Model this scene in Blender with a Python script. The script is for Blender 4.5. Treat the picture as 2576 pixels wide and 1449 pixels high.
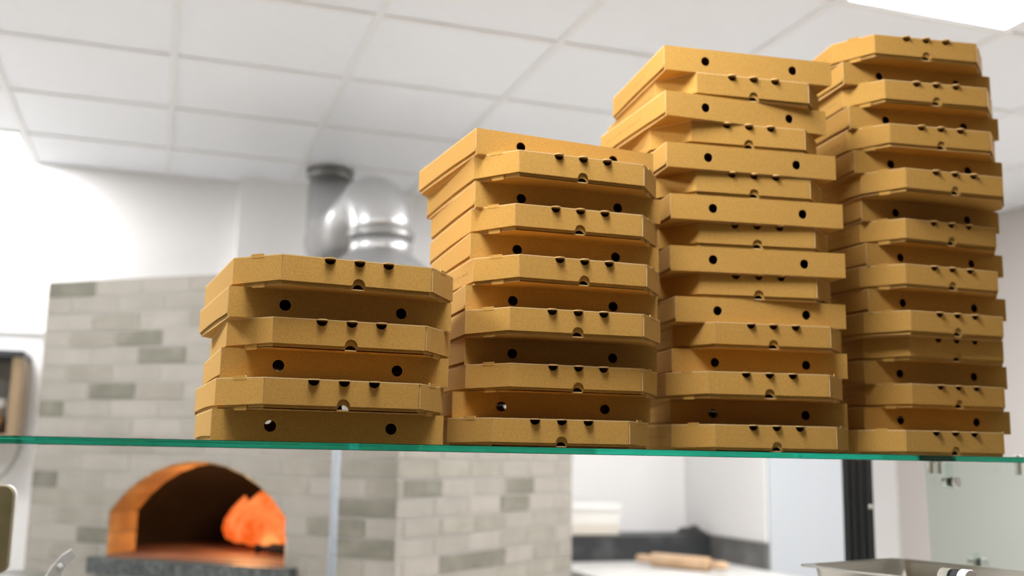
import bpy, bmesh, math, random
from mathutils import Vector, Matrix
from mathutils.geometry import tessellate_polygon

# ------------------------------------------------------------------ camera, light, exposure
for o in list(bpy.data.objects):
    bpy.data.objects.remove(o, do_unlink=True)
scene = bpy.context.scene
COL = scene.collection
# world frame: Z up, top of the glass shelf at z = 0, Y runs to the back of the room, metres
YAW, PITCH, ROLL, CAM_Z, F_PX = 0.32682, 0.16096, 0.01738, -0.0140, 2615.34
fw = Vector((math.sin(YAW)*math.cos(PITCH), math.cos(YAW)*math.cos(PITCH), math.sin(PITCH)))
rt = Vector((math.cos(YAW), -math.sin(YAW), 0.0))
up = rt.cross(fw)
rt, up = rt*math.cos(ROLL)+up*math.sin(ROLL), up*math.cos(ROLL)-rt*math.sin(ROLL)
cam_data = bpy.data.cameras.new('camera')
cam_data.sensor_width = 36.0
cam_data.lens = F_PX/2576*36.0
cam_data.clip_start = 0.02
cam_data.dof.use_dof = True
cam_data.dof.focus_distance = 1.36
cam_data.dof.aperture_fstop = 3.0
cam = bpy.data.objects.new('camera', cam_data)
COL.objects.link(cam)
cam.matrix_world = Matrix(((rt.x, up.x, -fw.x, 0), (rt.y, up.y, -fw.y, 0), (rt.z, up.z, -fw.z, CAM_Z), (0, 0, 0, 1)))
scene.camera = cam

world = bpy.data.worlds.new('world')
scene.world = world
world.use_nodes = True
bg = world.node_tree.nodes['Background']
bg.inputs['Color'].default_value = (0.93, 0.97, 1.0, 1)
bg.inputs['Strength'].default_value = 0.08
PANEL_STRENGTH = 44.0
FIRE_WATTS = 9.0
scene.view_settings.view_transform = 'Standard'
scene.view_settings.look = 'None'
scene.view_settings.exposure = 0.0
scene.view_settings.gamma = 1.0
scene.view_settings.use_curve_mapping = False
scene.cycles.max_bounces = 14
scene.cycles.diffuse_bounces = 5
scene.cycles.transmission_bounces = 12
scene.cycles.transparent_max_bounces = 12
scene.cycles.sample_clamp_indirect = 6.0
scene.cycles.use_denoising = True

random.seed(7)
FLOOR_Z, CEIL_Z = -1.42, 1.3576
ORD = ['bottom', 'second', 'third', 'fourth', 'fifth', 'sixth', 'seventh', 'eighth', 'ninth', 'tenth', 'eleventh',
       'twelfth', 'thirteenth', 'fourteenth', 'fifteenth', 'sixteenth', 'seventeenth', 'eighteenth']

# ------------------------------------------------------------------ helpers
def mat(name, color, rough=0.6, metal=0.0, spec=0.5, noise=None, bump=None, trans=0.0, ior=1.45, rand=0.0, coat=0.0):
    """noise = (scale, second colour, contrast lo, hi); bump = (scale, strength)"""
    m = bpy.data.materials.new(name); m.use_nodes = True
    nt = m.node_tree; b = nt.nodes['Principled BSDF']
    b.inputs['Base Color'].default_value = (*color, 1)
    b.inputs['Roughness'].default_value = rough
    b.inputs['Metallic'].default_value = metal
    b.inputs['Specular IOR Level'].default_value = spec
    b.inputs['Transmission Weight'].default_value = trans
    b.inputs['IOR'].default_value = ior
    b.inputs['Coat Weight'].default_value = coat
    tc = nt.nodes.new('ShaderNodeTexCoord')
    src = None
    if noise:
        n = nt.nodes.new('ShaderNodeTexNoise'); n.inputs['Scale'].default_value = noise[0]
        n.inputs['Detail'].default_value = 5
        nt.links.new(tc.outputs['Object'], n.inputs['Vector'])
        r = nt.nodes.new('ShaderNodeValToRGB')
        r.color_ramp.elements[0].position = noise[2]; r.color_ramp.elements[1].position = noise[3]
        r.color_ramp.elements[0].color = (*color, 1); r.color_ramp.elements[1].color = (*noise[1], 1)
        nt.links.new(n.outputs['Fac'], r.inputs['Fac']); src = r.outputs['Color']
        nt.links.new(src, b.inputs['Base Color'])
    if rand:
        oi = nt.nodes.new('ShaderNodeObjectInfo')
        mr = nt.nodes.new('ShaderNodeMapRange')
        mr.inputs['To Min'].default_value = 1-rand; mr.inputs['To Max'].default_value = 1+rand
        nt.links.new(oi.outputs['Random'], mr.inputs['Value'])
        mx = nt.nodes.new('ShaderNodeHueSaturation')
        if src: nt.links.new(src, mx.inputs['Color'])
        else: mx.inputs['Color'].default_value = (*color, 1)
        nt.links.new(mr.outputs['Result'], mx.inputs['Value'])
        nt.links.new(mx.outputs['Color'], b.inputs['Base Color'])
    if bump:
        n2 = nt.nodes.new('ShaderNodeTexNoise'); n2.inputs['Scale'].default_value = bump[0]; n2.inputs['Detail'].default_value = 4
        nt.links.new(tc.outputs['Object'], n2.inputs['Vector'])
        bp = nt.nodes.new('ShaderNodeBump'); bp.inputs['Strength'].default_value = bump[1]; bp.inputs['Distance'].default_value = 0.002
        nt.links.new(n2.outputs['Fac'], bp.inputs['Height']); nt.links.new(bp.outputs['Normal'], b.inputs['Normal'])
    return m

def emit(name, color, strength):
    m = bpy.data.materials.new(name); m.use_nodes = True
    nt = m.node_tree; nt.nodes.clear()
    e = nt.nodes.new('ShaderNodeEmission'); o = nt.nodes.new('ShaderNodeOutputMaterial')
    e.inputs['Color'].default_value = (*color, 1); e.inputs['Strength'].default_value = strength
    nt.links.new(e.outputs[0], o.inputs['Surface'])
    return m

def glass(name, density, tint=(0.02, 0.75, 0.55)):
    m = bpy.data.materials.new(name); m.use_nodes = True
    nt = m.node_tree; b = nt.nodes['Principled BSDF']
    b.inputs['Base Color'].default_value = (1, 1, 1, 1); b.inputs['Roughness'].default_value = 0.0
    b.inputs['Transmission Weight'].default_value = 1.0; b.inputs['IOR'].default_value = 1.5
    v = nt.nodes.new('ShaderNodeVolumeAbsorption')
    v.inputs['Color'].default_value = (*tint, 1); v.inputs['Density'].default_value = density
    nt.links.new(v.outputs[0], nt.nodes['Material Output'].inputs['Volume'])
    return m

def thin_glass(name, tint):
    m = bpy.data.materials.new(name); m.use_nodes = True
    nt = m.node_tree; nt.nodes.clear()
    t = nt.nodes.new('ShaderNodeBsdfTransparent'); t.inputs['Color'].default_value = (*tint, 1)
    g = nt.nodes.new('ShaderNodeBsdfGlossy'); g.inputs['Roughness'].default_value = 0.02
    x = nt.nodes.new('ShaderNodeMixShader'); o = nt.nodes.new('ShaderNodeOutputMaterial')
    x.inputs[0].default_value = 0.05; nt.links.new(t.outputs[0], x.inputs[1]); nt.links.new(g.outputs[0], x.inputs[2])
    nt.links.new(x.outputs[0], o.inputs['Surface'])
    return m

def mesh_of(bm, name, mats, smooth=False):
    bmesh.ops.recalc_face_normals(bm, faces=bm.faces)
    me = bpy.data.meshes.new(name); bm.to_mesh(me); bm.free()
    for m in (mats if isinstance(mats, (list, tuple)) else [mats]): me.materials.append(m)
    if smooth:
        for p in me.polygons: p.use_smooth = True
    return me

def link(name, me, parent=None, loc=(0, 0, 0), rot=(0, 0, 0), scale=(1, 1, 1)):
    o = bpy.data.objects.new(name, me); COL.objects.link(o)
    o.parent = parent; o.location = loc; o.rotation_euler = rot; o.scale = scale
    return o

def tag(o, label, cat, group=None):
    o['label'] = label; o['category'] = cat
    if group: o['group'] = group
    return o

def thing(name, label, cat, loc=(0, 0, 0), rz=0.0, group=None, rot=None):
    o = link(name, None, None, loc, rot or (0, 0, rz)); o.empty_display_size = 0.05
    return tag(o, label, cat, group)

def struct(o):
    o['kind'] = 'structure'; return o

def panel(bm, outer, holes, origin, u, v, n, t, mi_face=0, mi_edge=0):
    """flat sheet: outline (2-D, in u/v) with holes, extruded by t along n"""
    origin, u, v, n = Vector(origin), Vector(u), Vector(v), Vector(n)
    loops = [list(outer)]+[list(h) for h in holes]
    tris = tessellate_polygon([[Vector((p[0], p[1], 0)) for p in l] for l in loops])
    flat = [p for l in loops for p in l]
    lo = [bm.verts.new(origin+u*p[0]+v*p[1]) for p in flat]
    hi = [bm.verts.new(origin+u*p[0]+v*p[1]+n*t) for p in flat]
    for a, b, c in tris:
        for vs in ((hi[a], hi[b], hi[c]), (lo[c], lo[b], lo[a])):
            f = bm.faces.new(vs); f.material_index = mi_face
    k = 0
    for l in loops:
        for i in range(len(l)):
            a, b = k+i, k+(i+1) % len(l)
            f = bm.faces.new((lo[a], lo[b], hi[b], hi[a])); f.material_index = mi_edge
        k += len(l)

def box(bm, x0, x1, y0, y1, z0, z1, bevel=0.0, mi=0):
    vs = [bm.verts.new(p) for p in ((x0, y0, z0), (x1, y0, z0), (x1, y1, z0), (x0, y1, z0), (x0, y0, z1), (x1, y0, z1), (x1, y1, z1), (x0, y1, z1))]
    fs = [bm.faces.new([vs[i] for i in q]) for q in ((3, 2, 1, 0), (4, 5, 6, 7), (0, 1, 5, 4), (1, 2, 6, 5), (2, 3, 7, 6), (3, 0, 4, 7))]
    for f in fs: f.material_index = mi
    if bevel:
        es = list({e for f in fs for e in f.edges})
        bmesh.ops.bevel(bm, geom=es, offset=bevel, segments=2, affect='EDGES', profile=0.6)

def lathe(bm, prof, seg=28, origin=(0, 0, 0), axis='z', mi=0):
    """prof = [(radius, height)...] turned about the axis"""
    o = Vector(origin); rings = []
    for r, h in prof:
        ring = []
        for i in range(seg):
            a = 2*math.pi*i/seg; c, s = r*math.cos(a), r*math.sin(a)
            p = {'z': (c, s, h), 'y': (c, h, s), 'x': (h, c, s)}[axis]
            ring.append(bm.verts.new(o+Vector(p)))
        rings.append(ring)
    for A, B in zip(rings, rings[1:]):
        for i in range(seg):
            f = bm.faces.new((A[i], A[(i+1) % seg], B[(i+1) % seg], B[i])); f.material_index = mi
    for ring in (rings[0], rings[-1]):
        f = bm.faces.new(ring); f.material_index = mi

def tube(bm, pts, rad, seg=20, mi=0, cap=True):
    pts = [Vector(p) for p in pts]; rings = []
    rad = rad if isinstance(rad, (list, tuple)) else [rad]*len(pts)
    ref = Vector((1, 0, 0))
    for i, p in enumerate(pts):
        d = (pts[min(i+1, len(pts)-1)]-pts[max(i-1, 0)]).normalized()
        a = d.cross(ref)
        if a.length < 1e-3: a = d.cross(Vector((0, 1, 0)))
        a.normalize(); b = d.cross(a)
        rings.append([bm.verts.new(p+(a*math.cos(2*math.pi*k/seg)+b*math.sin(2*math.pi*k/seg))*rad[i]) for k in range(seg)])
    for A, B in zip(rings, rings[1:]):
        for k in range(seg):
            f = bm.faces.new((A[k], A[(k+1) % seg], B[(k+1) % seg], B[k])); f.material_index = mi
    if cap:
        bm.faces.new(rings[0]); bm.faces.new(rings[-1])

def boxmesh(name, m, *a, bevel=0.0):
    bm = bmesh.new(); box(bm, *a, bevel=bevel); return mesh_of(bm, name, m)

def arc(cx, cy, r, a0, a1, n):
    return [(cx+r*math.cos(a0+(a1-a0)*i/n), cy+r*math.sin(a0+(a1-a0)*i/n)) for i in range(n+1)]
# ------------------------------------------------------------------ materials
KRAFT = mat('kraft_board', (0.51, 0.290, 0.074), 0.85, spec=0.10, noise=(420, (0.45, 0.250, 0.060), 0.42, 0.62), bump=(500, 0.12), rand=0.05)
KRAFT.node_tree.nodes['Principled BSDF'].inputs['Sheen Weight'].default_value = 0.07
KRAFT.node_tree.nodes['Principled BSDF'].inputs['Sheen Roughness'].default_value = 0.5
KRAFT.node_tree.nodes['Principled BSDF'].inputs['Sheen Tint'].default_value = (1.0, 0.78, 0.45, 1)
KRAFT.node_tree.nodes['Principled BSDF'].inputs['Specular Tint'].default_value = (1.0, 0.82, 0.55, 1)
KRAFT_LIT_EDGE = mat('kraft_lit_cut_edge', (0.66, 0.45, 0.21), 0.9, spec=0.1)  # edges painted paler for the light that cut fibres catch
INK = mat('print_ink', (0.16, 0.10, 0.05), 0.9, spec=0.1)
SHELF_GLASS = glass('shelf_glass', 6.0, (0.03, 0.80, 0.68))
PANE_GLASS = thin_glass('pane_glass', (0.90, 0.955, 0.935))
WHITE_WALL = mat('white_wall_paint', (0.83, 0.82, 0.805), 0.55, bump=(60, 0.05))
SIDE_WALL = mat('beige_wall_paint', (0.68, 0.635, 0.595), 0.6, bump=(60, 0.05))
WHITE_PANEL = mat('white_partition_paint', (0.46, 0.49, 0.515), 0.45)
FLOOR_TILE = mat('floor_tile', (0.76, 0.74, 0.71), 0.4, noise=(6, (0.70, 0.68, 0.65), 0.4, 0.6))
TILE = mat('ceiling_tile_face', (0.90, 0.928, 0.962), 0.34, spec=0.5)
RAIL = mat('ceiling_rail_white', (0.86, 0.865, 0.87), 0.4)
MORTAR = mat('pale_mortar', (0.365, 0.345, 0.312), 0.9)
BRICK_PALE = mat('brick_pale_grey', (0.305, 0.281, 0.245), 0.75, noise=(9, (0.278, 0.257, 0.22), 0.4, 0.65), bump=(90, 0.3), rand=0.07)
BRICK_MID = mat('brick_mid_grey', (0.245, 0.229, 0.19), 0.75, noise=(11, (0.287, 0.264, 0.222), 0.4, 0.7), bump=(90, 0.3), rand=0.08)
BRICK_DARK = mat('brick_dark_grey', (0.155, 0.148, 0.115), 0.75, noise=(14, (0.215, 0.203, 0.162), 0.45, 0.7), bump=(90, 0.3), rand=0.08)
FIREBRICK = mat('firebrick', (0.52, 0.31, 0.10), 0.85, noise=(12, (0.40, 0.22, 0.08), 0.4, 0.6), bump=(60, 0.3), rand=0.18)
SOOT = mat('soot_black', (0.018, 0.013, 0.010), 0.95, noise=(5, (0.03, 0.02, 0.014), 0.45, 0.7))
OVEN_FLOOR = mat('oven_floor_stone', (0.20, 0.095, 0.055), 0.6, noise=(8, (0.15, 0.07, 0.04), 0.4, 0.6))
GRANITE = mat('dark_granite', (0.045, 0.052, 0.05), 0.35, noise=(70, (0.16, 0.17, 0.165), 0.45, 0.75))
STONE = mat('black_stone', (0.030, 0.032, 0.034), 0.45, noise=(9, (0.10, 0.10, 0.10), 0.5, 0.8))
STONE_GREY = mat('grey_stone', (0.12, 0.118, 0.112), 0.5, noise=(9, (0.20, 0.195, 0.185), 0.45, 0.75))
COUNTER = mat('floured_counter', (0.70, 0.69, 0.66), 0.5, noise=(5, (0.5, 0.48, 0.45), 0.5, 0.75))
STEEL = mat('brushed_steel', (0.60, 0.60, 0.60), 0.36, metal=0.9, noise=(3, (0.54, 0.54, 0.54), 0.4, 0.6))
CHROME = mat('satin_chrome', (0.60, 0.58, 0.53), 0.25, metal=0.55)
PALE_STEEL = mat('pale_polished_steel', (0.80, 0.76, 0.74), 0.3, metal=0.1)
PAN_STEEL = mat('pan_steel', (0.58, 0.56, 0.50), 0.28, metal=0.6)
DARK_METAL = mat('dark_anodised', (0.028, 0.032, 0.036), 0.45)
POLE_GREY = mat('grey_pole', (0.24, 0.265, 0.29), 0.5, metal=0.2)
BRONZE = mat('bronze_sheet', (0.26, 0.23, 0.11), 0.45, metal=0.25, noise=(25, (0.36, 0.31, 0.17), 0.4, 0.7))
PLASTIC_WHITE = mat('white_plastic', (0.82, 0.81, 0.78), 0.4)
PLASTIC_CREAM = mat('cream_plastic', (0.66, 0.61, 0.52), 0.45)
PLASTIC_CLEARISH = mat('frosted_plastic', (0.62, 0.60, 0.57), 0.5)
ORANGE_FOOD = mat('orange_filling', (0.60, 0.27, 0.09), 0.6)
WOOD = mat('pale_wood', (0.62, 0.43, 0.27), 0.55, noise=(9, (0.52, 0.34, 0.2), 0.4, 0.65))
WOOD_BROWN = mat('brown_wood', (0.27, 0.19, 0.10), 0.55, noise=(7, (0.36, 0.25, 0.14), 0.4, 0.65))
BARK = mat('charred_log', (0.03, 0.018, 0.012), 0.9)
RUBBER = mat('grey_hose', (0.42, 0.43, 0.40), 0.5)
BLACK_PLASTIC = mat('black_plastic', (0.018, 0.018, 0.018), 0.5)
ACRYLIC = mat('clear_acrylic', (0.90, 0.91, 0.90), 0.14, trans=0.6, ior=1.45)
PANEL_LIGHT = emit('panel_light', (0.985, 0.985, 1.0), PANEL_STRENGTH)
FLAME = emit('flame_orange', (1.0, 0.25, 0.07), 1.25)
FLAME_HOT = emit('flame_yellow', (1.0, 0.32, 0.09), 1.35)
def flicker(m, c2):
    nt = m.node_tree; e = nt.nodes['Emission']
    tc = nt.nodes.new('ShaderNodeTexCoord'); n = nt.nodes.new('ShaderNodeTexNoise'); n.inputs['Scale'].default_value = 11; n.inputs['Detail'].default_value = 3
    r = nt.nodes.new('ShaderNodeValToRGB'); r.color_ramp.elements[0].position = .38; r.color_ramp.elements[1].position = .66
    r.color_ramp.elements[0].color = (*c2, 1); r.color_ramp.elements[1].color = tuple(e.inputs['Color'].default_value)
    nt.links.new(tc.outputs['Object'], n.inputs['Vector']); nt.links.new(n.outputs['Fac'], r.inputs['Fac']); nt.links.new(r.outputs['Color'], e.inputs['Color'])
flicker(FLAME, (0.75, 0.10, 0.012))
EMBER = emit('ember_glow', (1.0, 0.18, 0.03), 1.0)

# ------------------------------------------------------------------ room shell
BACK_Y, RIGHT_X, LEFT_X, FRONT_Y = 5.40, 4.36, -3.06, -1.6
struct(link('floor', boxmesh('floor', FLOOR_TILE, LEFT_X-.1, RIGHT_X+.1, 1.6, BACK_Y+.1, FLOOR_Z-.1, FLOOR_Z)))
struct(link('floor_front', boxmesh('floor_front', WOOD_BROWN, LEFT_X-.1, RIGHT_X+.1, FRONT_Y, 1.6, FLOOR_Z-.1, FLOOR_Z)))  # unseen front floor, made dark to cut light bounced onto the boxes
wb = struct(link('wall_back', boxmesh('wall_back', WHITE_WALL, LEFT_X-.1, RIGHT_X+.1, BACK_Y, BACK_Y+.1, FLOOR_Z, CEIL_Z+.1)))
struct(link('wall_right', boxmesh('wall_right', SIDE_WALL, RIGHT_X, RIGHT_X+.1, FRONT_Y, BACK_Y, FLOOR_Z, CEIL_Z+.1)))
struct(link('wall_left', boxmesh('wall_left', WHITE_WALL, LEFT_X-.1, LEFT_X, FRONT_Y, BACK_Y, FLOOR_Z, CEIL_Z+.1)))
struct(link('wall_pilaster', boxmesh('wall_pilaster', mat('white_paint_lit', (0.93, 0.92, 0.905), 0.5), 0.33, 1.95, 5.29, BACK_Y, FLOOR_Z, CEIL_Z+.02)))  # pilaster white raised to stand in for light missing on it
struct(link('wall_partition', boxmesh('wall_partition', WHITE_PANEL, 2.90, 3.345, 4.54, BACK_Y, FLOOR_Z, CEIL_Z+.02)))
struct(link('trim_1', boxmesh('trim_1', mat('trim_white', (0.84, 0.83, 0.81), 0.4), LEFT_X, 0.33, BACK_Y-.012, BACK_Y, 0.525, 0.55, bevel=.003)))

struct(link('wall_niche_side', boxmesh('wall_niche_side', WHITE_WALL, 2.892, 2.90, 4.56, BACK_Y, -.41, CEIL_Z+.02)))
# suspended ceiling: slab above, rails and lay-in tiles below
ceil = struct(link('ceiling', boxmesh('ceiling', WHITE_WALL, LEFT_X-.1, RIGHT_X+.1, FRONT_Y, BACK_Y+.1, CEIL_Z+.10, CEIL_Z+.2)))
GX = [-3.06, -2.45, -1.84, -1.235, -0.630, -0.022, 0.588, 1.203, 1.858, 2.505, 3.12, 3.73, 4.35]
GY = [3.0946+.6*j for j in range(-8, 4)]+[BACK_Y]
LIGHTS = [(8, 6), (3, 11), (3, 8), (3, 5), (10, 6), (5, 4), (8, 8)]  # panel nearest the right wall is unseen, added to brighten the oven's right face
tile_meshes, rail_meshes = {}, {}
def tile_mesh(w, h):
    k = (round(w, 3), round(h, 3))
    if k not in tile_meshes:
        tile_meshes[k] = boxmesh('ceiling_tile', TILE, -w/2+.004, w/2-.004, -h/2+.004, h/2-.004, 0, .014, bevel=.003)
    return tile_meshes[k]
for i in range(len(GX)-1):
    for j in range(len(GY)-1):
        if (i, j) in LIGHTS: continue
        w, h = GX[i+1]-GX[i], GY[j+1]-GY[j]
        link('ceiling_tile', tile_mesh(w, h), ceil, ((GX[i]+GX[i+1])/2, (GY[j]+GY[j+1])/2, CEIL_Z+.005))
def rail_mesh(axis, ln):
    k = (axis, round(ln, 3))
    if k not in rail_meshes:
        rail_meshes[k] = boxmesh('ceiling_rail', RAIL, *((-.013, .013, -ln/2, ln/2) if axis == 'y' else (-ln/2, ln/2, -.013, .013)), -.002, .006, bevel=.001)
    return rail_meshes[k]
for x in GX[1:-1]: link('ceiling_rail', rail_mesh('y', GY[-1]-GY[0]), ceil, (x, (GY[0]+GY[-1])/2, CEIL_Z))
for y in GY[1:-1]:
    for i in range(len(GX)-1):
        ln = GX[i+1]-GX[i]-.027
        link('cross_rail', rail_mesh('x', ln), ceil, ((GX[i]+GX[i+1])/2, y, CEIL_Z))
LIGHT_LABELS = {(8, 6): 'square white ceiling light panel above the tallest box stack', (3, 11): 'square white ceiling light panel over the far left corner',
                (3, 8): 'square ceiling light panel left of the oven, just outside the picture', (3, 5): 'square ceiling light panel left of the boxes, above the picture',
                (10, 6): 'added unseen square fill light panel in the ceiling nearest the right wall', (5, 4): 'square ceiling light panel over the front of the glass shelf, above the picture',
                (8, 8): 'square ceiling light panel hidden behind the tall box stacks'}
for (i, j) in LIGHTS:
    x0, x1, y0, y1 = GX[i]+.014, GX[i+1]-.014, GY[j]+.014, GY[j+1]-.014
    t = thing('ceiling_light', LIGHT_LABELS[(i, j)], 'light', ((x0+x1)/2, (y0+y1)/2, CEIL_Z), group='ceiling light panels')
    w, h = (x1-x0)/2, (y1-y0)/2
    bm = bmesh.new()
    panel(bm, [(-w, -h), (w, -h), (w, h), (-w, h)], [[(-w+.016, -h+.016), (-w+.016, h-.016), (w-.016, h-.016), (w-.016, -h+.016)]], (0, 0, .0), (1, 0, 0), (0, 1, 0), (0, 0, 1), .016)
    link('frame', mesh_of(bm, 'light_frame', RAIL), t)
    link('diffuser', boxmesh('diffuser', PANEL_LIGHT, -w+.014, w-.014, -h+.014, h-.014, .004, .012), t)

# ------------------------------------------------------------------ glass shelf and its fittings
SLOPE = math.atan(.065)
def shelf_y(x): return 1.29+.065*(x-.2)
shelf = link('glass_shelf', boxmesh('glass_shelf', SHELF_GLASS, -2.2, 1.95, 0, .60, -.0094, -.0004, bevel=.0007), None, (.2, 1.29, 0), (0, 0, SLOPE))
tag(shelf, 'long clear glass shelf with green edge carrying all the pizza boxes', 'shelf')

def standoff(label, x, y, below=.024, above=.006):
    t = thing('shelf_bolt', label, 'bolt', (x, y, 0), group='steel bolts under the glass shelf')
    bm = bmesh.new(); lathe(bm, [(.0085, -.0086), (.0085, -.0105), (.0062, -.0110), (.0062, -below-.008), (.0055, -below-.009)], 20)
    link('shank', mesh_of(bm, 'shank', CHROME, True), t)
    bm = bmesh.new(); lathe(bm, [(.0075, -.0002), (.0075, above-.001), (.0065, above)], 20)
    link('cap', mesh_of(bm, 'bolt_cap', CHROME), t)
standoff('left steel bolt of the pair under the shelf, by the glass pane edge', 1.452, 1.70)
standoff('right steel bolt of the pair under the shelf, by the glass pane edge', 1.472, 1.70)
standoff('lone steel bolt under the shelf at the right edge of the picture', 1.672, 1.70)

def clamp(name, label, loc, rz, s=1.0, hang=.040, low=None):
    t = thing(name, label, 'clamp', loc, rz, 'steel clamps on the glass pane')
    bm = bmesh.new(); lathe(bm, [(.0001, -.019*s), (.0088*s, -.019*s), (.0095*s, -.018*s), (.0095*s, -.010*s), (.0001, -.010*s)], 28, axis='y')
    link('front_disc', mesh_of(bm, 'front_disc', PALE_STEEL, False), t)
    bm = bmesh.new(); lathe(bm, [(.0001, -.010*s), (.0088*s, -.010*s), (.0088*s, -.002*s), (.0001, -.002*s)], 28, axis='y')
    link('rubber_collar', mesh_of(bm, 'rubber_collar', DARK_METAL), t)
    bm = bmesh.new(); lathe(bm, [(.0001, .002*s), (.0085*s, .002*s), (.0085*s, .013*s), (.0075*s, .014*s), (.0001, .014*s)], 28, axis='y')
    link('back_disc', mesh_of(bm, 'back_disc', CHROME), t)
    link('bracket', boxmesh('bracket', PANE_GLASS, -.012*s, .012*s, -.002*s, .002*s, low or -.013*s, hang, bevel=.0008), t)
    return t
clamp('glass_clamp', 'small steel clamp hanging under the glass shelf beside the pane edge', (1.498, 1.70, -.0480), math.radians(18), 1.0, .038)
clamp('glass_clamp', 'bright round steel clamp over the steel pan at the bottom edge', (.987, 1.12, -.158), math.radians(8), 1.35, .010, -.0905)
clamp('glass_clamp', 'small steel clamp behind the far rim of the steel pan', (1.70, 1.86, -.222), math.radians(30), 1.2, .02)

bm = bmesh.new()
panel(bm, [(0, 0), (.62, 0), (.62, .40), (-.012, .40)], [], (0, 0, 0), (1, 0, 0), (0, 0, 1), (0, 1, 0), .006)
pane = link('sneeze_guard', mesh_of(bm, 'sneeze_guard', PANE_GLASS), None, (1.466, 1.712, -.410), (0, 0, SLOPE))
tag(pane, 'upright clear glass pane under the right end of the shelf', 'glass pane')

# ------------------------------------------------------------------ pizza boxes
W, D, H, T = .30, .325, .040, .0016
A, CH, FLAP = .0997, .0588, .0342
def kbm(): return bmesh.new()
def kmesh(bm, name): return mesh_of(bm, name, [KRAFT, KRAFT_LIT_EDGE])
def P(x, y, z): return (x, y-D/2, z)
X, Y, Z = (1, 0, 0), (0, 1, 0), (0, 0, 1)
def chamfer_dir(s):
    d = Vector((s*(W/2-A), CH, 0)); return d.normalized(), d.length
# top sheet of the lid with the three half-round tabs, and its two side flaps
bm = kbm()
out = [(-W/2, CH), (-W/2, D-.001), (W/2, D-.001), (W/2, CH), (A, 0)]
for cx in (.0385, 0, -.0385): out += arc(cx, 0, .0071, 0, -math.pi, 12)
out += [(-A, 0)]
panel(bm, out[::-1], [], P(0, 0, H-T), X, Y, Z, T, 0, 1)
side = [(CH, H-T), (CH, .0045)]+[(CH+(D-CH)*k/8, .0045+.0022*math.sin(math.pi*k/8)) for k in range(1, 8)]+[(D-.004, .0052), (D-.002, .009), (D-.002, H-T)]
for s in (-1, 1):
    panel(bm, side, [], P(s*W/2-(T if s > 0 else 0), 0, 0), Y, Z, X, T, 0, 1)
LID = kmesh(bm, 'lid')
# front flap with half-holes on top and a thumb notch below
bm = kbm()
fo = [(-A+.0006, H-T-.0002)]+[(-A+.0006, H-FLAP)]+[(-.0086, H-FLAP)]+[(-.0086, H-FLAP+.0012)]+arc(0, H-FLAP+.0014, .0081, math.pi, 0, 14)+[(.0086, H-FLAP+.0012), (.0086, H-FLAP), (A-.0020, H-FLAP), (A-.0016, H-T-.0002)]
for cx in (.0385, 0, -.0385): fo += arc(cx, H-T-.0002, .0071, 0, -math.pi, 12)
panel(bm, fo, [], P(0, 0, 0), X, Z, Y, T, 0, 1)
FRONT = kmesh(bm, 'front_flap')
# slanted corner flaps
CORNER = {}
for s in (-1, 1):
    bm = kbm(); d, ln = chamfer_dir(s)
    nrm = Vector((-s*CH, (W/2-A), 0)).normalized()
    panel(bm, [(.0004, H-FLAP+.0004), (ln*.5, H-FLAP-.0006), (ln-.0004, H-FLAP-.0014), (ln-.0004, H-T-.0002), (.0004, H-T-.0002)], [], Vector(P(s*A, 0, 0)), d, Z, nrm, T, 0, 1)
    CORNER[s] = kmesh(bm, 'corner_flap')
LIP, HOOK = {}, {}
for s in (-1, 1):
    d, ln = chamfer_dir(s); nrm = Vector((-s*CH, (W/2-A), 0)).normalized()
    bm = kbm()
    panel(bm, [(ln*.37, H-.003), (ln*.63, H-.003), (ln*.63, H+.0017), (ln*.61, H+.0024), (ln*.39, H+.0024), (ln*.37, H+.0017)], [], Vector(P(s*A, 0, 0))-nrm*.0003, d, Z, nrm, T*.9, 0, 1)
    LIP[s] = kmesh(bm, 'lock_tab')
    bm = kbm()
    panel(bm, [(ln*.35, .0052), (ln*.35, -.0012), (ln*.37, -.0020), (ln*.59, -.0020), (ln*.61, -.0012), (ln*.61, .0052)], [], Vector(P(s*A, 0, 0))+nrm*.0022, d, Z, nrm, T*.8, 0, 1)
    HOOK[s] = kmesh(bm, 'hook_tab')
# back wall with two round vent holes
bm = kbm()
panel(bm, [(-W/2+.0004, 0), (W/2-.0004, 0), (W/2-.0004, H), (-W/2+.0004, H)], [arc(cx, .0196, .0076, 0, -2*math.pi*19/20, 19) for cx in (-.0781, .0781)], P(0, D-T, 0), X, Z, Y, T, 0, 1)
BACK = kmesh(bm, 'back_wall')
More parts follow.
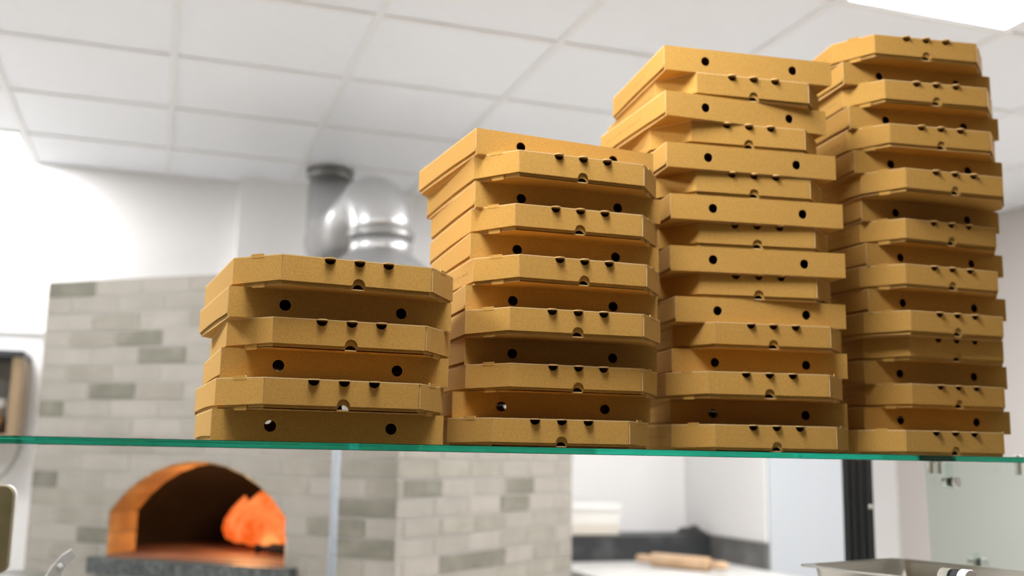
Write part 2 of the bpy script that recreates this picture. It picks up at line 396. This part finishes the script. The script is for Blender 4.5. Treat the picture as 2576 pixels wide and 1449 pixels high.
# tray: floor, inner walls, front wall with the half-round pull hole and its floor tab
IN = .0034
bm = kbm()
to = [(-W/2+IN, CH+.0015), (-W/2+IN, D-T-.0003), (W/2-IN, D-T-.0003), (W/2-IN, CH+.0015), (A-.0015, IN)]+[(-A+.0015, IN)]
panel(bm, to[::-1], [], P(0, 0, 0), X, Y, Z, T, 0, 1)
tf = [(-A+.0015, 0)]+arc(0, 0, .0076, math.pi, 0, 12)+[(A-.0015, 0), (A-.0015, .029), (-A+.0015, .029)]
panel(bm, tf, [], P(0, IN, 0), X, Z, Y, T, 0, 1)
for s in (-1, 1):
    panel(bm, [(CH+.0015, T), (D-T-.0005, T), (D-T-.0005, H-.003), (CH+.0015, H-.003)], [], P(s*(W/2-IN)-(T if s > 0 else 0), 0, 0), Y, Z, X, T, 0, 1)
    a0 = Vector(P(s*(A-.0015), IN, 0)); a1 = Vector(P(s*(W/2-IN), CH+.0015, 0)); d = (a1-a0); ln = d.length; d.normalize()
    nrm = Vector((-s*d.y, s*d.x, 0))
    panel(bm, [(.0, .0004), (ln, .0004), (ln, H-.003), (.0, H-.003)], [], a0, d, Z, nrm, T, 0, 1)
TRAY = kmesh(bm, 'tray')
# small illegible printed line on the lid sides
MARK = {}
rng = random.Random(3)
for s in (-1, 1):
    bm = kbm(); y = .085
    while y < .235:
        w = rng.choice((.0016, .0024, .003)); hh = rng.choice((.0032, .0042, .0042))
        z0 = .019+rng.uniform(-.0003, .0003)
        if rng.random() < .82:
            yy = y-D/2; xs = s*(W/2+.00015)
            for (q0, q1, r0, r1) in ((0, .0006, 0, hh), (0, w, rng.choice((0, hh-.0006, hh/2)), None)):
                r1 = r1 if r1 is not None else r0+.0007
                vs = [bm.verts.new((xs, yy+a, z0+b)) for a, b in ((q0, r0), (q1, r0), (q1, r1), (q0, r1))]
                bm.faces.new(vs)
        y += w+rng.choice((.0012, .0012, .0045))
    MARK[s] = mesh_of(bm, 'printed_line', INK)

STACKS = {
 1: [('B',0.2167,1.3512,0.0359), ('F',0.2228,1.3060,0.0534), ('B',0.2237,1.3584,0.0342), ('F',0.2322,1.3224,0.0273), ('B',0.2273,1.3551,0.0890), ('F',0.2367,1.3099,0.0845)],
 2: [('F',0.5347,1.3519,-0.0917), ('B',0.5505,1.4249,-0.1144), ('F',0.5659,1.3684,-0.0260), ('B',0.5656,1.4269,-0.0544), ('F',0.5577,1.3512,-0.0647), ('B',0.5624,1.4189,-0.0600), ('F',0.5724,1.3638,0.0051), ('B',0.5682,1.4215,-0.0376), ('F',0.5702,1.3755,-0.0231), ('B',0.5716,1.4189,-0.0104), ('F',0.5711,1.3685,0.0118), ('B',0.5673,1.4193,0.0771)],
 3: [('F',0.9134,1.4048,-0.1507), ('B',0.9330,1.4841,-0.2169), ('F',0.9062,1.4104,-0.1700), ('B',0.9315,1.4746,-0.1835), ('F',0.9353,1.4416,-0.1391), ('B',0.9264,1.4587,-0.1131), ('F',0.9250,1.4655,-0.1918), ('B',0.9145,1.4466,-0.1722), ('F',0.9184,1.4559,-0.1713), ('B',0.9086,1.4365,-0.1354), ('F',0.9082,1.4468,-0.1283), ('B',0.8973,1.4316,-0.1026), ('F',0.8988,1.4443,-0.1361), ('B',0.8915,1.4338,-0.0133), ('F',0.9079,1.4415,-0.1139), ('B',0.8952,1.4327,-0.1072)],
 4: [('F',1.2793,1.4320,-0.0281), ('B',1.3215,1.5182,-0.0705), ('F',1.3354,1.4814,-0.0158), ('B',1.3249,1.5207,-0.0509), ('F',1.3311,1.4755,-0.0299), ('F',1.3154,1.4535,-0.0004), ('B',1.3182,1.5002,-0.0067), ('F',1.3133,1.4580,-0.0068), ('B',1.3187,1.5017,-0.0061), ('F',1.3214,1.4638,0.0023), ('B',1.3152,1.5040,-0.0222), ('F',1.3028,1.4284,-0.0679), ('B',1.2914,1.4759,-0.1086), ('F',1.2840,1.4359,-0.1290), ('B',1.2866,1.4772,-0.1298), ('F',1.2815,1.4390,-0.1534), ('B',1.2776,1.4799,-0.1147), ('F',1.2642,1.4396,-0.1531)],
}
SH = {1: .03860, 2: .03844, 3: .04086, 4: .04108}
STACK_WORD = {1: 'leftmost stack', 2: 'second stack from left', 3: 'third stack from left', 4: 'rightmost stack'}
GROUP = {1: 'pizza boxes in the first stack', 2: 'pizza boxes in the second stack', 3: 'pizza boxes in the third stack', 4: 'pizza boxes in the fourth stack'}
for s, rows in STACKS.items():
    n = len(rows)
    for i, (kind, x, y, t) in enumerate(rows):
        if s == 3 and kind == 'F' and i > 4: x, y = x*.9925, y*.9925
        z = i*SH[s]+.0002
        cx, cy = x-math.sin(t)*D/2, y+math.cos(t)*D/2
        pos = 'topmost' if i == n-1 else ('bottommost' if i == 0 else ORD[i]+' from bottom')
        look = 'kraft pizza box with notched front' if kind == 'F' else 'kraft pizza box showing two round holes'
        root = thing('pizza_box', '%s, %s in %s' % (look, pos, STACK_WORD[s]), 'pizza box', (cx, cy, z), t+(0 if kind == 'F' else math.pi), GROUP[s])
        root.scale = (1, 1, SH[s]/H)
        link('tray', TRAY, root); link('back_wall', BACK, root)
        droop = random.uniform(0, .0035) if kind == 'F' else random.uniform(0, .0015)
        lid = link('lid', LID, root, (0, 0, 0))
        link('front_flap', FRONT, lid, (0, 0, 0))
        above = rows[i+1] if i+1 < n else None
        below = rows[i-1] if i else None
        for sd in (-1, 1):
            link('corner_flap', CORNER[sd], lid)
            if kind == 'F':
                if above is None or above[2] > y+.035: link('lock_tab', LIP[sd], lid)
                if below is not None and below[2] > y+.035: link('hook_tab', HOOK[sd], root)
        if s >= 3 or (s == 2 and i in (1, 3, 6)):
            link('printed_line', MARK[-1 if kind == 'F' else 1], lid)

# ------------------------------------------------------------------ brick pizza oven
OA, OB, OC = Vector((-.427, 4.413)), Vector((.776, 3.446)), Vector((1.728, 4.245))
OD = OA+(OC-OB)
OTOP, HR, BL = .632, .066, .218
oven = thing('pizza_oven', 'pale grey brick pizza oven with glowing arched mouth behind the boxes', 'oven', (.65, 4.3, FLOOR_Z))
def oven_child(name, me): return link(name, me, oven, (-.65, -4.3, -FLOOR_Z))
ld = (OB-OA).normalized(); rd = (OC-OB).normalized()
ln_in = Vector((-ld.y, ld.x)); rn_in = Vector((-rd.y, rd.x))       # pointing into the oven
AC, AW, ASPR, ARISE, ABASE = -.79, .373, -.240, .187, -.392
AR = (AW*AW+ARISE*ARISE)/(2*ARISE)
def arch_top(s):
    ds = s-AC
    if abs(ds) >= AW: return -9
    return ASPR+math.sqrt(AR*AR-ds*ds)-(AR-ARISE)
def L3(s, z, depth=0.0):
    p = OB+ld*s+ln_in*depth; return Vector((p.x, p.y, z))
LU, LN = Vector((ld.x, ld.y, 0)), Vector((ln_in.x, ln_in.y, 0))
RU, RN = Vector((rd.x, rd.y, 0)), Vector((rn_in.x, rn_in.y, 0))
# masonry core: front wall with the arched hole, side and top walls
bm = bmesh.new()
LEN_L, LEN_R = (OB-OA).length, (OC-OB).length
arch_loop = [(AC+(q[0]-AC)*1.012, q[1]+.004) for q in [(AC-AW+2*AW*k/24, arch_top(AC-AW+2*AW*k/24) if 0 < k < 24 else ASPR) for k in range(25)]]
arch_loop = [(AC-AW*1.012, ABASE-.03)]+arch_loop+[(AC+AW*1.012, ABASE-.03)]
panel(bm, [(-LEN_L, FLOOR_Z), (0, FLOOR_Z), (0, OTOP), (-LEN_L, OTOP)], [arch_loop], Vector((OB.x, OB.y, 0))+LN*.0, LU, Vector(Z), LN, .14)
panel(bm, [(.002, FLOOR_Z), (LEN_R, FLOOR_Z), (LEN_R, OTOP), (.002, OTOP)], [], Vector((OB.x, OB.y, 0))+RN*.0, RU, Vector(Z), RN, .12)
for a, b in ((OC, OD), (OD, OA)):
    dv = (b-a); l = dv.length; dv.normalize(); nn = Vector((-dv.y, dv.x, 0))
    panel(bm, [(.07, FLOOR_Z), (l-.07, FLOOR_Z), (l-.07, OTOP-.001), (.07, OTOP-.001)], [], Vector((a.x, a.y, 0)), Vector((dv.x, dv.y, 0)), Vector(Z), nn, .03)
panel(bm, [(p.x, p.y) for p in (OA+ln_in*.01, OB+Vector((0, .01)), OC-rd*.0, OD)], [], (0, 0, OTOP-.03), X, Y, Z, .028)
oven_child('masonry_core', mesh_of(bm, 'masonry_core', MORTAR))
# bricks, each its own piece
DARK_L = {(0, -1.44), (3, -1.10), (4, -.98), (6, -1.25), (7, -1.49), (11, -1.49), (14, -1.25), (12, -.11), (13, -.16), (14, -.1)}
MID_L = {(2, -1.20), (3, -1.33), (5, -1.30), (6, -1.02), (11, -.05), (15, -.16), (10, -.03), (2, -.80), (13, -1.38), (5, -.75), (9, -1.1), (12, -1.4), (16, -.1), (15, -.35), (11, -.6)}
DARK_R = {(11, .14), (11, .86), (12, .75), (15, .38), (15, .60)}
MID_R = {(13, .40), (13, .55), (14, 1.08), (10, .10), (15, 1.0), (16, .8), (11, .25), (10, .65), (16, .95), (5, .4), (3, .7)}
def shade(row, s0, s1, dark, mid):
    for r, c in dark:
        if r == row and s0 <= c < s1: return BRICK_DARK
    for r, c in mid:
        if r == row and s0 <= c < s1: return BRICK_MID
    return BRICK_MID if random.random() < .10 else BRICK_PALE
G = .0035
NROW = 18
def brick_obj(outline, origin, u, nrm, m):
    bm = bmesh.new(); panel(bm, outline, [], origin, u, Vector(Z), nrm, .012)
    oven_child('brick', mesh_of(bm, 'brick', m))
for row in range(NROW):
    z1, z0 = OTOP-row*HR-G, OTOP-(row+1)*HR+G
    off = 0.0 if row % 2 == 0 else -BL/2
    s1 = off if off < 0 else 0.0
    edges = [0.0]+([off] if off < 0 else [])
    while edges[-1]-BL > -LEN_L+.02: edges.append(edges[-1]-BL)
    edges.append(-LEN_L)
    for b, a in zip(edges, edges[1:]):
        m = shade(row, a, b, DARK_L, MID_L)
        lo, hi = a+G, b-G
        if b == 0.0: hi = -.001
        proud = random.uniform(-.0008, .0008)
        org = Vector((OB.x, OB.y, 0))-LN*(.0028+proud)
        # clip against the arch
        N = 22; xs = [lo+(hi-lo)*k/N for k in range(N+1)]
        bot = [max(z0, arch_top(x)+.004) if x > AC-AW-.003 and x < AC+AW+.003 and arch_top(x) > -5 else z0 for x in xs]
        if z0 < ASPR:
            bot = [9 if AC-AW-.004 < x < AC+AW+.004 and arch_top(x) < z1 and z1 < ASPR+.001 else (max(z0, arch_top(x)+.004) if abs(x-AC) < AW else z0) for x in xs]
        run = []
        def flush(run):
            if len(run) < 2 or run[-1][0]-run[0][0] < .012: return
            if all(abs(p[1]-z0) < 1e-6 for p in run): pts = [(run[0][0], z0), (run[-1][0], z0)]
            else: pts = run
            brick_obj(pts+[(run[-1][0], z1), (run[0][0], z1)], org, LU, LN, m)
        for x, bz in zip(xs, bot):
            if bz < z1-.006: run.append((x, bz))
            else:
                flush(run); run = []
        flush(run)
    # right-hand face
    off = 0.0 if row % 2 == 0 else .040
    edges = [0.0]+([off] if off else [])
    while edges[-1]+BL < LEN_R-.02: edges.append(edges[-1]+BL)
    edges.append(LEN_R)
    for a, b in zip(edges, edges[1:]):
        m = shade(row, a, b, DARK_R, MID_R)
        lo, hi = (a+G if a else .001), b-G
        brick_obj([(lo, z0), (hi, z0), (hi, z1), (lo, z1)], Vector((OB.x, OB.y, 0))-RN*(.0028+random.uniform(-.0008, .0008)), RU, RN, m)
# firebrick lining of the mouth
prof = [(AC-AW, ABASE), (AC-AW, -.316), (AC-AW, ASPR)]
NA = 11
a_end = math.asin(AW/AR)
for k in range(1, NA+1):
    an = -a_end+2*a_end*k/NA
    prof.append((AC+AR*math.sin(an), ASPR-(AR-ARISE)+AR*math.cos(an)))
prof += [(AC+AW, -.316), (AC+AW, ABASE)]
for a, b in zip(prof, prof[1:]):
    va, vb = Vector(a), Vector(b); d = (vb-va).normalized(); nn = Vector((-d.y, d.x))
    if nn.dot((va+vb)/2-Vector((AC, -.3))) < 0: nn = -nn
    va2, vb2 = va+d*.002, vb-d*.002
    bm = bmesh.new()
    quad = [va2, vb2, vb2+nn*.05, va2+nn*.05]
    panel(bm, [(q.x, q.y) for q in quad], [], Vector((OB.x, OB.y, 0))+LN*.002, LU, Vector(Z), LN, .150)
    oven_child('arch_brick', mesh_of(bm, 'arch_brick', FIREBRICK))
# baking chamber: dark dome, stone floor, granite sill
bm = bmesh.new()
NS, NV = 28, 9; rings = []
for v in range(NV+1):
    ph = (math.pi/2)*v/NV
    ring = []
    for k in range(NS+1):
        an = math.pi*(-.18+1.36*k/NS)
        s, dpt = .58*math.cos(an)*math.cos(ph), .62*math.sin(an)*math.cos(ph)
        ring.append(bm.verts.new(L3(AC+s, ABASE+.38*math.sin(ph), .38+dpt*.72)))
    rings.append(ring)
for A_, B_ in zip(rings, rings[1:]):
    for k in range(NS): bm.faces.new((A_[k], A_[k+1], B_[k+1], B_[k]))
oven_child('baking_dome', mesh_of(bm, 'baking_dome', SOOT, True))
bm = bmesh.new()
panel(bm, [(-.60, .16), (.60, .16), (.60, .95), (-.60, .95)], [], L3(AC, ABASE-.03), LU, LN, Vector(Z), .028)
panel(bm, [(-AW+.001, -.002), (AW-.001, -.002), (AW-.001, .16), (-AW+.001, .16)], [], L3(AC, ABASE-.03), LU, LN, Vector(Z), .028)
oven_child('oven_floor', mesh_of(bm, 'oven_floor', OVEN_FLOOR))
bm = bmesh.new()
panel(bm, [(-1.205, -.055), (-.36, -.055), (-.36, -.008), (-1.205, -.008)], [], L3(0, ABASE-.065), LU, LN, Vector(Z), .060)
oven_child('granite_sill', mesh_of(bm, 'granite_sill', GRANITE))

# fire inside the oven
def L3v(s, d, z): return L3(AC+s, z, d)
fire = thing('oven_fire', 'orange flames burning inside the arched mouth of the brick oven', 'fire', tuple(L3v(-.06, .48, ABASE)))
base = L3v(-.06, .48, ABASE)
def flame(s, d, w, h, m, lean=0.0):
    bm = bmesh.new()
    prof = [(.25, 0), (.8, .10), (1.0, .28), (.92, .48), (.62, .70), (.28, .88), (.02, 1.0)]
    pts = [L3v(s+lean*t*t, d, ABASE+.02+h*t)-base for r, t in prof]
    tube(bm, pts, [w*r for r, t in prof], 14)
    link('flame', mesh_of(bm, 'flame', m, True), fire)
flame(-.07, .50, .085, .20, FLAME, .03)
flame(.05, .42, .090, .235, FLAME, .02)
flame(.17, .36, .085, .22, FLAME, .03)
flame(-.13, .48, .075, .185, FLAME, .01)
flame(-.01, .40, .085, .21, FLAME, .02)
flame(.11, .36, .085, .23, FLAME, .02)
flame(.01, .42, .055, .12, FLAME_HOT, -.02)
flame(.13, .32, .050, .085, FLAME_HOT, .01)
def log(label, s, d, z, ln, r, rz):
    t = thing('firewood_log', label, 'log', tuple(L3v(s, d, z)), math.atan2(ld.y, ld.x)+rz, 'logs in the oven')
    bm = bmesh.new(); tube(bm, [(-ln/2, 0, 0), (-ln/4, .004, .003), (ln/4, -.003, 0), (ln/2, 0, 0)], [r*.95, r, r*1.03, r*.9], 12)
    link('bark', mesh_of(bm, 'bark', BARK, True), t)
    bm = bmesh.new(); tube(bm, [(ln/2, 0, 0), (ln/2+.002, 0, 0)], r*.8, 12)
    link('glowing_end', mesh_of(bm, 'glowing_end', EMBER), t)
log('charred log lying before the flames inside the oven', .22, .27, ABASE+.022, .26, .020, .05)
log('charred log lying behind the flames inside the oven', .06, .60, ABASE+.026, .30, .024, .35)
pl = bpy.data.lights.new('fire_glow', 'POINT'); pl.energy = FIRE_WATTS; pl.color = (1.0, .46, .16); pl.shadow_soft_size = .07
po = bpy.data.objects.new('fire_glow', pl); COL.objects.link(po); po.parent = fire; po.location = L3v(.02, .34, ABASE+.20)-base

# flue of the oven
flue = thing('flue_pipe', 'shiny steel flue pipe with elbow rising from the oven top', 'pipe', (.80, 3.98, OTOP))
def fl(name, bm, m=STEEL): return link(name, mesh_of(bm, name, m, True), flue, (-.80, -3.98, -OTOP))
bm = bmesh.new(); lathe(bm, [(.30, OTOP), (.29, OTOP+.02), (.20, OTOP+.075), (.135, OTOP+.12), (.128, OTOP+.13)], 40, (.80, 3.98, 0)); fl('base_cone', bm)
bm = bmesh.new(); tube(bm, [(.80, 3.98, OTOP+.10), (.80, 3.98, .83)], .122, 40); fl('lower_pipe', bm)
bm = bmesh.new(); lathe(bm, [(.126, .822), (.131, .824), (.131, .846), (.126, .848)], 40, (.80, 3.98, 0)); fl('seam_collar', bm, mat('seam_steel', (.40, .40, .39), .4, metal=.9))
bm = bmesh.new()
pts = [(.80, 3.98, .835)]+[(.80-.02*k/8, 3.98+.15*(1-math.cos(math.pi/2*k/8)), .84+.15*math.sin(math.pi/2*k/8)) for k in range(1, 9)]
tube(bm, pts, .125, 40); fl('elbow', bm)
bm = bmesh.new(); tube(bm, [(.78, 4.12, .99), (.735, 4.95, .985)], .118, 36); fl('cross_duct', bm)
bm = bmesh.new(); tube(bm, [(.735, 4.97, OTOP+.001), (.735, 4.97, CEIL_Z-.003)], .104, 40); fl('riser_pipe', bm)
bm = bmesh.new(); lathe(bm, [(.106, CEIL_Z-.05), (.112, CEIL_Z-.048), (.114, CEIL_Z-.006), (.106, CEIL_Z-.004)], 40, (.735, 4.97, 0)); fl('ceiling_collar', bm, mat('flue_collar', (.22, .22, .21), .4, metal=1.0))

# ------------------------------------------------------------------ things beside and in front of the oven
pole = thing('steel_pole', 'slim grey upright pole standing in front of the oven corner', 'pole', (.531, 3.2, FLOOR_Z))
bm = bmesh.new(); lathe(bm, [(.0125, 0), (.0125, .40-FLOOR_Z)], 20); link('shaft', mesh_of(bm, 'shaft', POLE_GREY, True), pole)
bm = bmesh.new(); lathe(bm, [(.05, 0), (.05, .008), (.014, .014), (.014, .03)], 24); link('foot', mesh_of(bm, 'foot', POLE_GREY), pole)
bm = bmesh.new(); lathe(bm, [(.014, .39-FLOOR_Z), (.014, .41-FLOOR_Z), (.010, .42-FLOOR_Z)], 20); link('end_cap', mesh_of(bm, 'end_cap', BLACK_PLASTIC), pole)

binp = thing('waste_bin', 'dark round bin at the foot of the oven, lower left', 'bin', (-.395, 3.85, FLOOR_Z))
bm = bmesh.new(); lathe(bm, [(.10, 0), (.135, .02), (.15, .93), (.15, .95)], 32); link('drum', mesh_of(bm, 'drum', mat('dark_bin', (.085, .085, .07), .5), True), binp)
bm = bmesh.new(); lathe(bm, [(.155, .945), (.156, .965), (.14, .985), (.07, 1.005), (.0, 1.01)], 32); link('domed_lid', mesh_of(bm, 'domed_lid', mat('dark_bin_lid', (.10, .10, .085), .45), True), binp)

rack = thing('wall_cabinet', 'open brown wall cabinet with dark top on the back wall, far left', 'cabinet', (-.838, 5.235, .02))
def rk(name, m, *a, bevel=.003): return link(name, boxmesh(name, m, *a, bevel=bevel), rack)
rk('top_board', DARK_METAL, -.27, .27, -.163, .163, .365, .395)
for sx in (-.245, .245): rk('side_panel', WOOD_BROWN, sx-.02, sx+.02, -.155, .163, .026, .365)
rk('bottom_board', WOOD_BROWN, -.265, .265, -.155, .163, 0, .025)
rk('back_panel', mat('grey_panel', (.38, .37, .34), .6), -.224, .224, .148, .160, .026, .364, bevel=0)
tub = thing('food_tub', 'clear tub of orange food with white lid in the wall cabinet', 'tub', (-.735, 5.19, .046))
bm = bmesh.new(); lathe(bm, [(.072, 0), (.076, .004), (.098, .118), (.100, .12)], 32); link('cup', mesh_of(bm, 'cup', PLASTIC_CLEARISH, True), tub)
bm = bmesh.new(); lathe(bm, [(.1045, .118), (.107, .122), (.107, .150), (.102, .155)], 32); link('lid', mesh_of(bm, 'tub_lid', PLASTIC_WHITE), tub)
bm = bmesh.new(); lathe(bm, [(.0775, .006), (.093, .075)], 32); link('filling', mesh_of(bm, 'filling', ORANGE_FOOD, True), tub)
bm = bmesh.new()
hp = [(-.576, 5.37, .10), (-.570, 5.34, .03), (-.585, 5.31, -.05), (-.625, 5.29, -.13), (-.70, 5.28, -.19), (-.82, 5.29, -.21), (-.95, 5.34, -.20)]
tube(bm, hp, .010, 12)
hose = link('grey_hose', mesh_of(bm, 'grey_hose', RUBBER, True)); tag(hose, 'grey hose curving down the white wall under the brown cabinet', 'hose')

# ------------------------------------------------------------------ counter corner to the right of the oven
cnt = thing('work_counter', 'floured pale work counter with dark stone upstand beside the oven', 'counter', (2.4, 4.7, FLOOR_Z))
def ct(name, m, *a, bevel=.004): return link(name, boxmesh(name, m, *a, bevel=bevel), cnt, (-2.4, -4.7, -FLOOR_Z))
ct('counter_top', COUNTER, 1.92, 2.875, 4.20, 5.08, -.575, -.54)
ct('cabinet_body', WHITE_PANEL, 1.95, 2.87, 4.24, 5.08, FLOOR_Z+.08, -.575)
ct('plinth', DARK_METAL, 1.97, 2.86, 4.30, 5.05, FLOOR_Z, FLOOR_Z+.08)
ct('stone_upstand', STONE, 1.97, 2.873, 5.08, 5.385, -.57, -.412)
ct('side_splash', STONE_GREY, 2.876, 2.898, 4.545, 5.38, -.57, -.414)
tb = thing('storage_tub', 'cream plastic tub with white lid on the stone upstand', 'tub', (2.20, 5.20, -.411))
link('body', boxmesh('tub_body', PLASTIC_CREAM, -.15, .15, -.10, .10, 0, .13, bevel=.012), tb)
link('lid', boxmesh('tub_lid', PLASTIC_WHITE, -.157, .157, -.107, .107, .13, .165, bevel=.008), tb)
link('label_band', boxmesh('label_band', mat('white_label', (.78, .76, .71), .5), -.151, .151, -.1015, -.1, .060, .125), tb)
link('rim', boxmesh('rim', PLASTIC_WHITE, -.160, .160, -.110, .110, .122, .130, bevel=.003), tb)
fold = thing('black_cloth', 'small crumpled black cloth on the right end of the stone upstand', 'cloth', (2.80, 5.16, -.411))
bm = bmesh.new(); g = 9; vv = {}
for i in range(g):
    for j in range(g):
        u_, v_ = i/(g-1)-.5, j/(g-1)-.5
        hgt = (.028*max(0, 1-4*(u_*u_+v_*v_)))+.012*math.sin(9*u_)*math.cos(7*v_)+.014
        vv[i, j] = bm.verts.new((u_*.15, v_*.16, max(.001, hgt if 0 < i < g-1 and 0 < j < g-1 else .001)))
for i in range(g-1):
    for j in range(g-1): bm.faces.new((vv[i, j], vv[i+1, j], vv[i+1, j+1], vv[i, j+1]))
link('fabric', mesh_of(bm, 'fabric', BLACK_PLASTIC, True), fold)
pin = thing('rolling_pin', 'pale wooden rolling pin lying on the floured work counter', 'rolling pin', (2.47, 4.66, -.505), math.atan2(4.45-4.85, 2.585-2.36))
bm = bmesh.new(); lathe(bm, [(.0, -.165), (.030, -.163), (.034, -.155), (.034, .155), (.030, .163), (.0, .165)], 24, axis='x'); link('roller', mesh_of(bm, 'roller', WOOD, True), pin)
for sgn in (-1, 1):
    bm = bmesh.new(); pr_ = [(.012, .160), (.012, .172), (.019, .185), (.021, .215), (.019, .25), (.010, .26)]
    lathe(bm, [(r_, sgn*h_) for r_, h_ in pr_], 20, axis='x'); link('handle', mesh_of(bm, 'pin_handle', WOOD, True), pin)

post = thing('door_post', 'dark grooved upright metal post right of the white partition', 'post', (1.733, 2.30, FLOOR_Z))
bm = bmesh.new()
pw = .0375
prof2 = [(-pw, 0), (-pw+.016, 0), (-pw+.018, .007), (-pw+.022, .007), (-pw+.024, 0), (-.006, 0), (-.004, .008), (.004, .008), (.006, 0), (pw-.024, 0), (pw-.022, .007), (pw-.018, .007), (pw-.016, 0), (pw, 0), (pw, .045), (-pw, .045)]
panel(bm, prof2, [], (0, 0, 0), X, Y, Z, .20-FLOOR_Z)
link('profile', mesh_of(bm, 'profile', DARK_METAL), post, (0, 0, 0), (0, 0, math.radians(-36)))
bm = bmesh.new(); lathe(bm, [(.0, -.004), (.005, -.0035), (.006, -.0005), (.006, 0)], 16, axis='y')
link('screw', mesh_of(bm, 'screw', CHROME, True), post, (.024, -.018, -FLOOR_Z-.125), (0, 0, math.radians(-36)))

# steel pan on its counter under the shelf
pan = thing('steel_pan', 'shallow steel food pan under the right end of the shelf', 'pan', (1.180, 1.385, -.180), .28)
def rrect(w, h, r, n=6):
    o = []
    for cx, cy, a in ((w-r, h-r, 0), (-w+r, h-r, .5), (-w+r, -h+r, 1), (w-r, -h+r, 1.5)): o += arc(cx, cy, r, a*math.pi, (a+.5)*math.pi, n)
    return o
def ringmesh(name, levels, m, smooth=True):
    bm = bmesh.new(); rs = []
    for w, h, r, z in levels: rs.append([bm.verts.new((p[0], p[1], z)) for p in rrect(w, h, r)])
    for A_, B_ in zip(rs, rs[1:]):
        k = len(A_)
        for i in range(k): bm.faces.new((A_[i], A_[(i+1) % k], B_[(i+1) % k], B_[i]))
    bm.faces.new(rs[-1]); return mesh_of(bm, name, m, smooth)
PW, PH = .1325, .1625
link('basin', ringmesh('basin', [(PW-.012, PH-.012, .03, 0), (PW-.014, PH-.014, .03, -.006), (PW-.022, PH-.022, .035, -.060), (PW-.04, PH-.04, .03, -.066)], PAN_STEEL), pan)
bm = bmesh.new()
panel(bm, rrect(PW, PH, .02), [rrect(PW-.012, PH-.012, .03)[::-1]], (0, 0, -.002), X, Y, Z, .003)
link('rim', mesh_of(bm, 'pan_rim', PAN_STEEL), pan)
rail = thing('counter_rail', 'steel counter housing under the steel pan at the lower right', 'counter', (1.180, 1.385, FLOOR_Z), .28)
link('housing', boxmesh('housing', PAN_STEEL, -.30, .70, -.30, .155, 0, -.249-FLOOR_Z, bevel=.004), rail)
link('kick_strip', boxmesh('kick_strip', DARK_METAL, -.29, .69, -.302, -.30, .0, .10), rail)

# small things in the lower left foreground
plate = thing('menu_plate', 'bronze rounded metal plate with white rim at the left edge', 'plate', (-.168, 1.2, -.053-.0855), math.radians(-17))
pp = [(p[0], p[1]+.043) for p in rrect(.0385, .043, .010)]
bm = bmesh.new(); panel(bm, pp, [], (0, 0, 0), X, Z, Y, .003); link('face_sheet', mesh_of(bm, 'face_sheet', BRONZE), plate)
bm = bmesh.new(); panel(bm, [(p[0], p[1]+.043) for p in rrect(.0398, .0442, .011)], [], (0, .0032, 0), X, Z, Y, .004); link('rim_sheet', mesh_of(bm, 'rim_sheet', PLASTIC_WHITE), plate)
bm = bmesh.new(); tube(bm, [(-.01, .006, .003), (-.01, .03, -.12), (-.01, .03, -1.2805)], .006, 12); link('stem', mesh_of(bm, 'stem', CHROME, True), plate)
bm = bmesh.new(); lathe(bm, [(.07, FLOOR_Z+.1385), (.07, FLOOR_Z+.1465), (.02, FLOOR_Z+.155)], 24, (-.01, .03, 0)); link('foot', mesh_of(bm, 'plate_foot', CHROME), plate)

stick = thing('clear_handle', 'clear plastic utensil handle rising at the bottom left edge', 'handle', (-.088, 1.2, -.147))
bm = bmesh.new()
path = [(-.030, 0, -.060), (-.006, 0, -.010), (.004, 0, .010), (.011, 0, .020), (.019, 0, .0265)]
wd = [.0075, .0075, .0072, .0068, .0058]
prev = None
for i, (px, py, pz) in enumerate(path):
    a_, b_ = path[max(i-1, 0)], path[min(i+1, len(path)-1)]
    d_ = Vector((b_[0]-a_[0], 0, b_[2]-a_[2])).normalized(); n_ = Vector((d_.z, 0, -d_.x))
    c_ = Vector((px, py, pz)); ring = [bm.verts.new(c_+n_*wd[i]*su+Vector((0, .0022*sv, 0))) for su, sv in ((-1, -.6), (-.8, -1), (.8, -1), (1, -.6), (1, .6), (.8, 1), (-.8, 1), (-1, .6))]
    if prev:
        for k in range(8): bm.faces.new((prev[k], prev[(k+1) % 8], ring[(k+1) % 8], ring[k]))
    else: bm.faces.new(ring)
    prev = ring
bm.faces.new(prev)
link('blade', mesh_of(bm, 'blade', ACRYLIC), stick)
bm = bmesh.new(); lathe(bm, [(.0, -.0032), (.0030, -.0032), (.0036, -.0022), (.0030, 0)], 16, axis='y'); link('rivet', mesh_of(bm, 'rivet', ACRYLIC, True), stick, (.006, 0, .013))
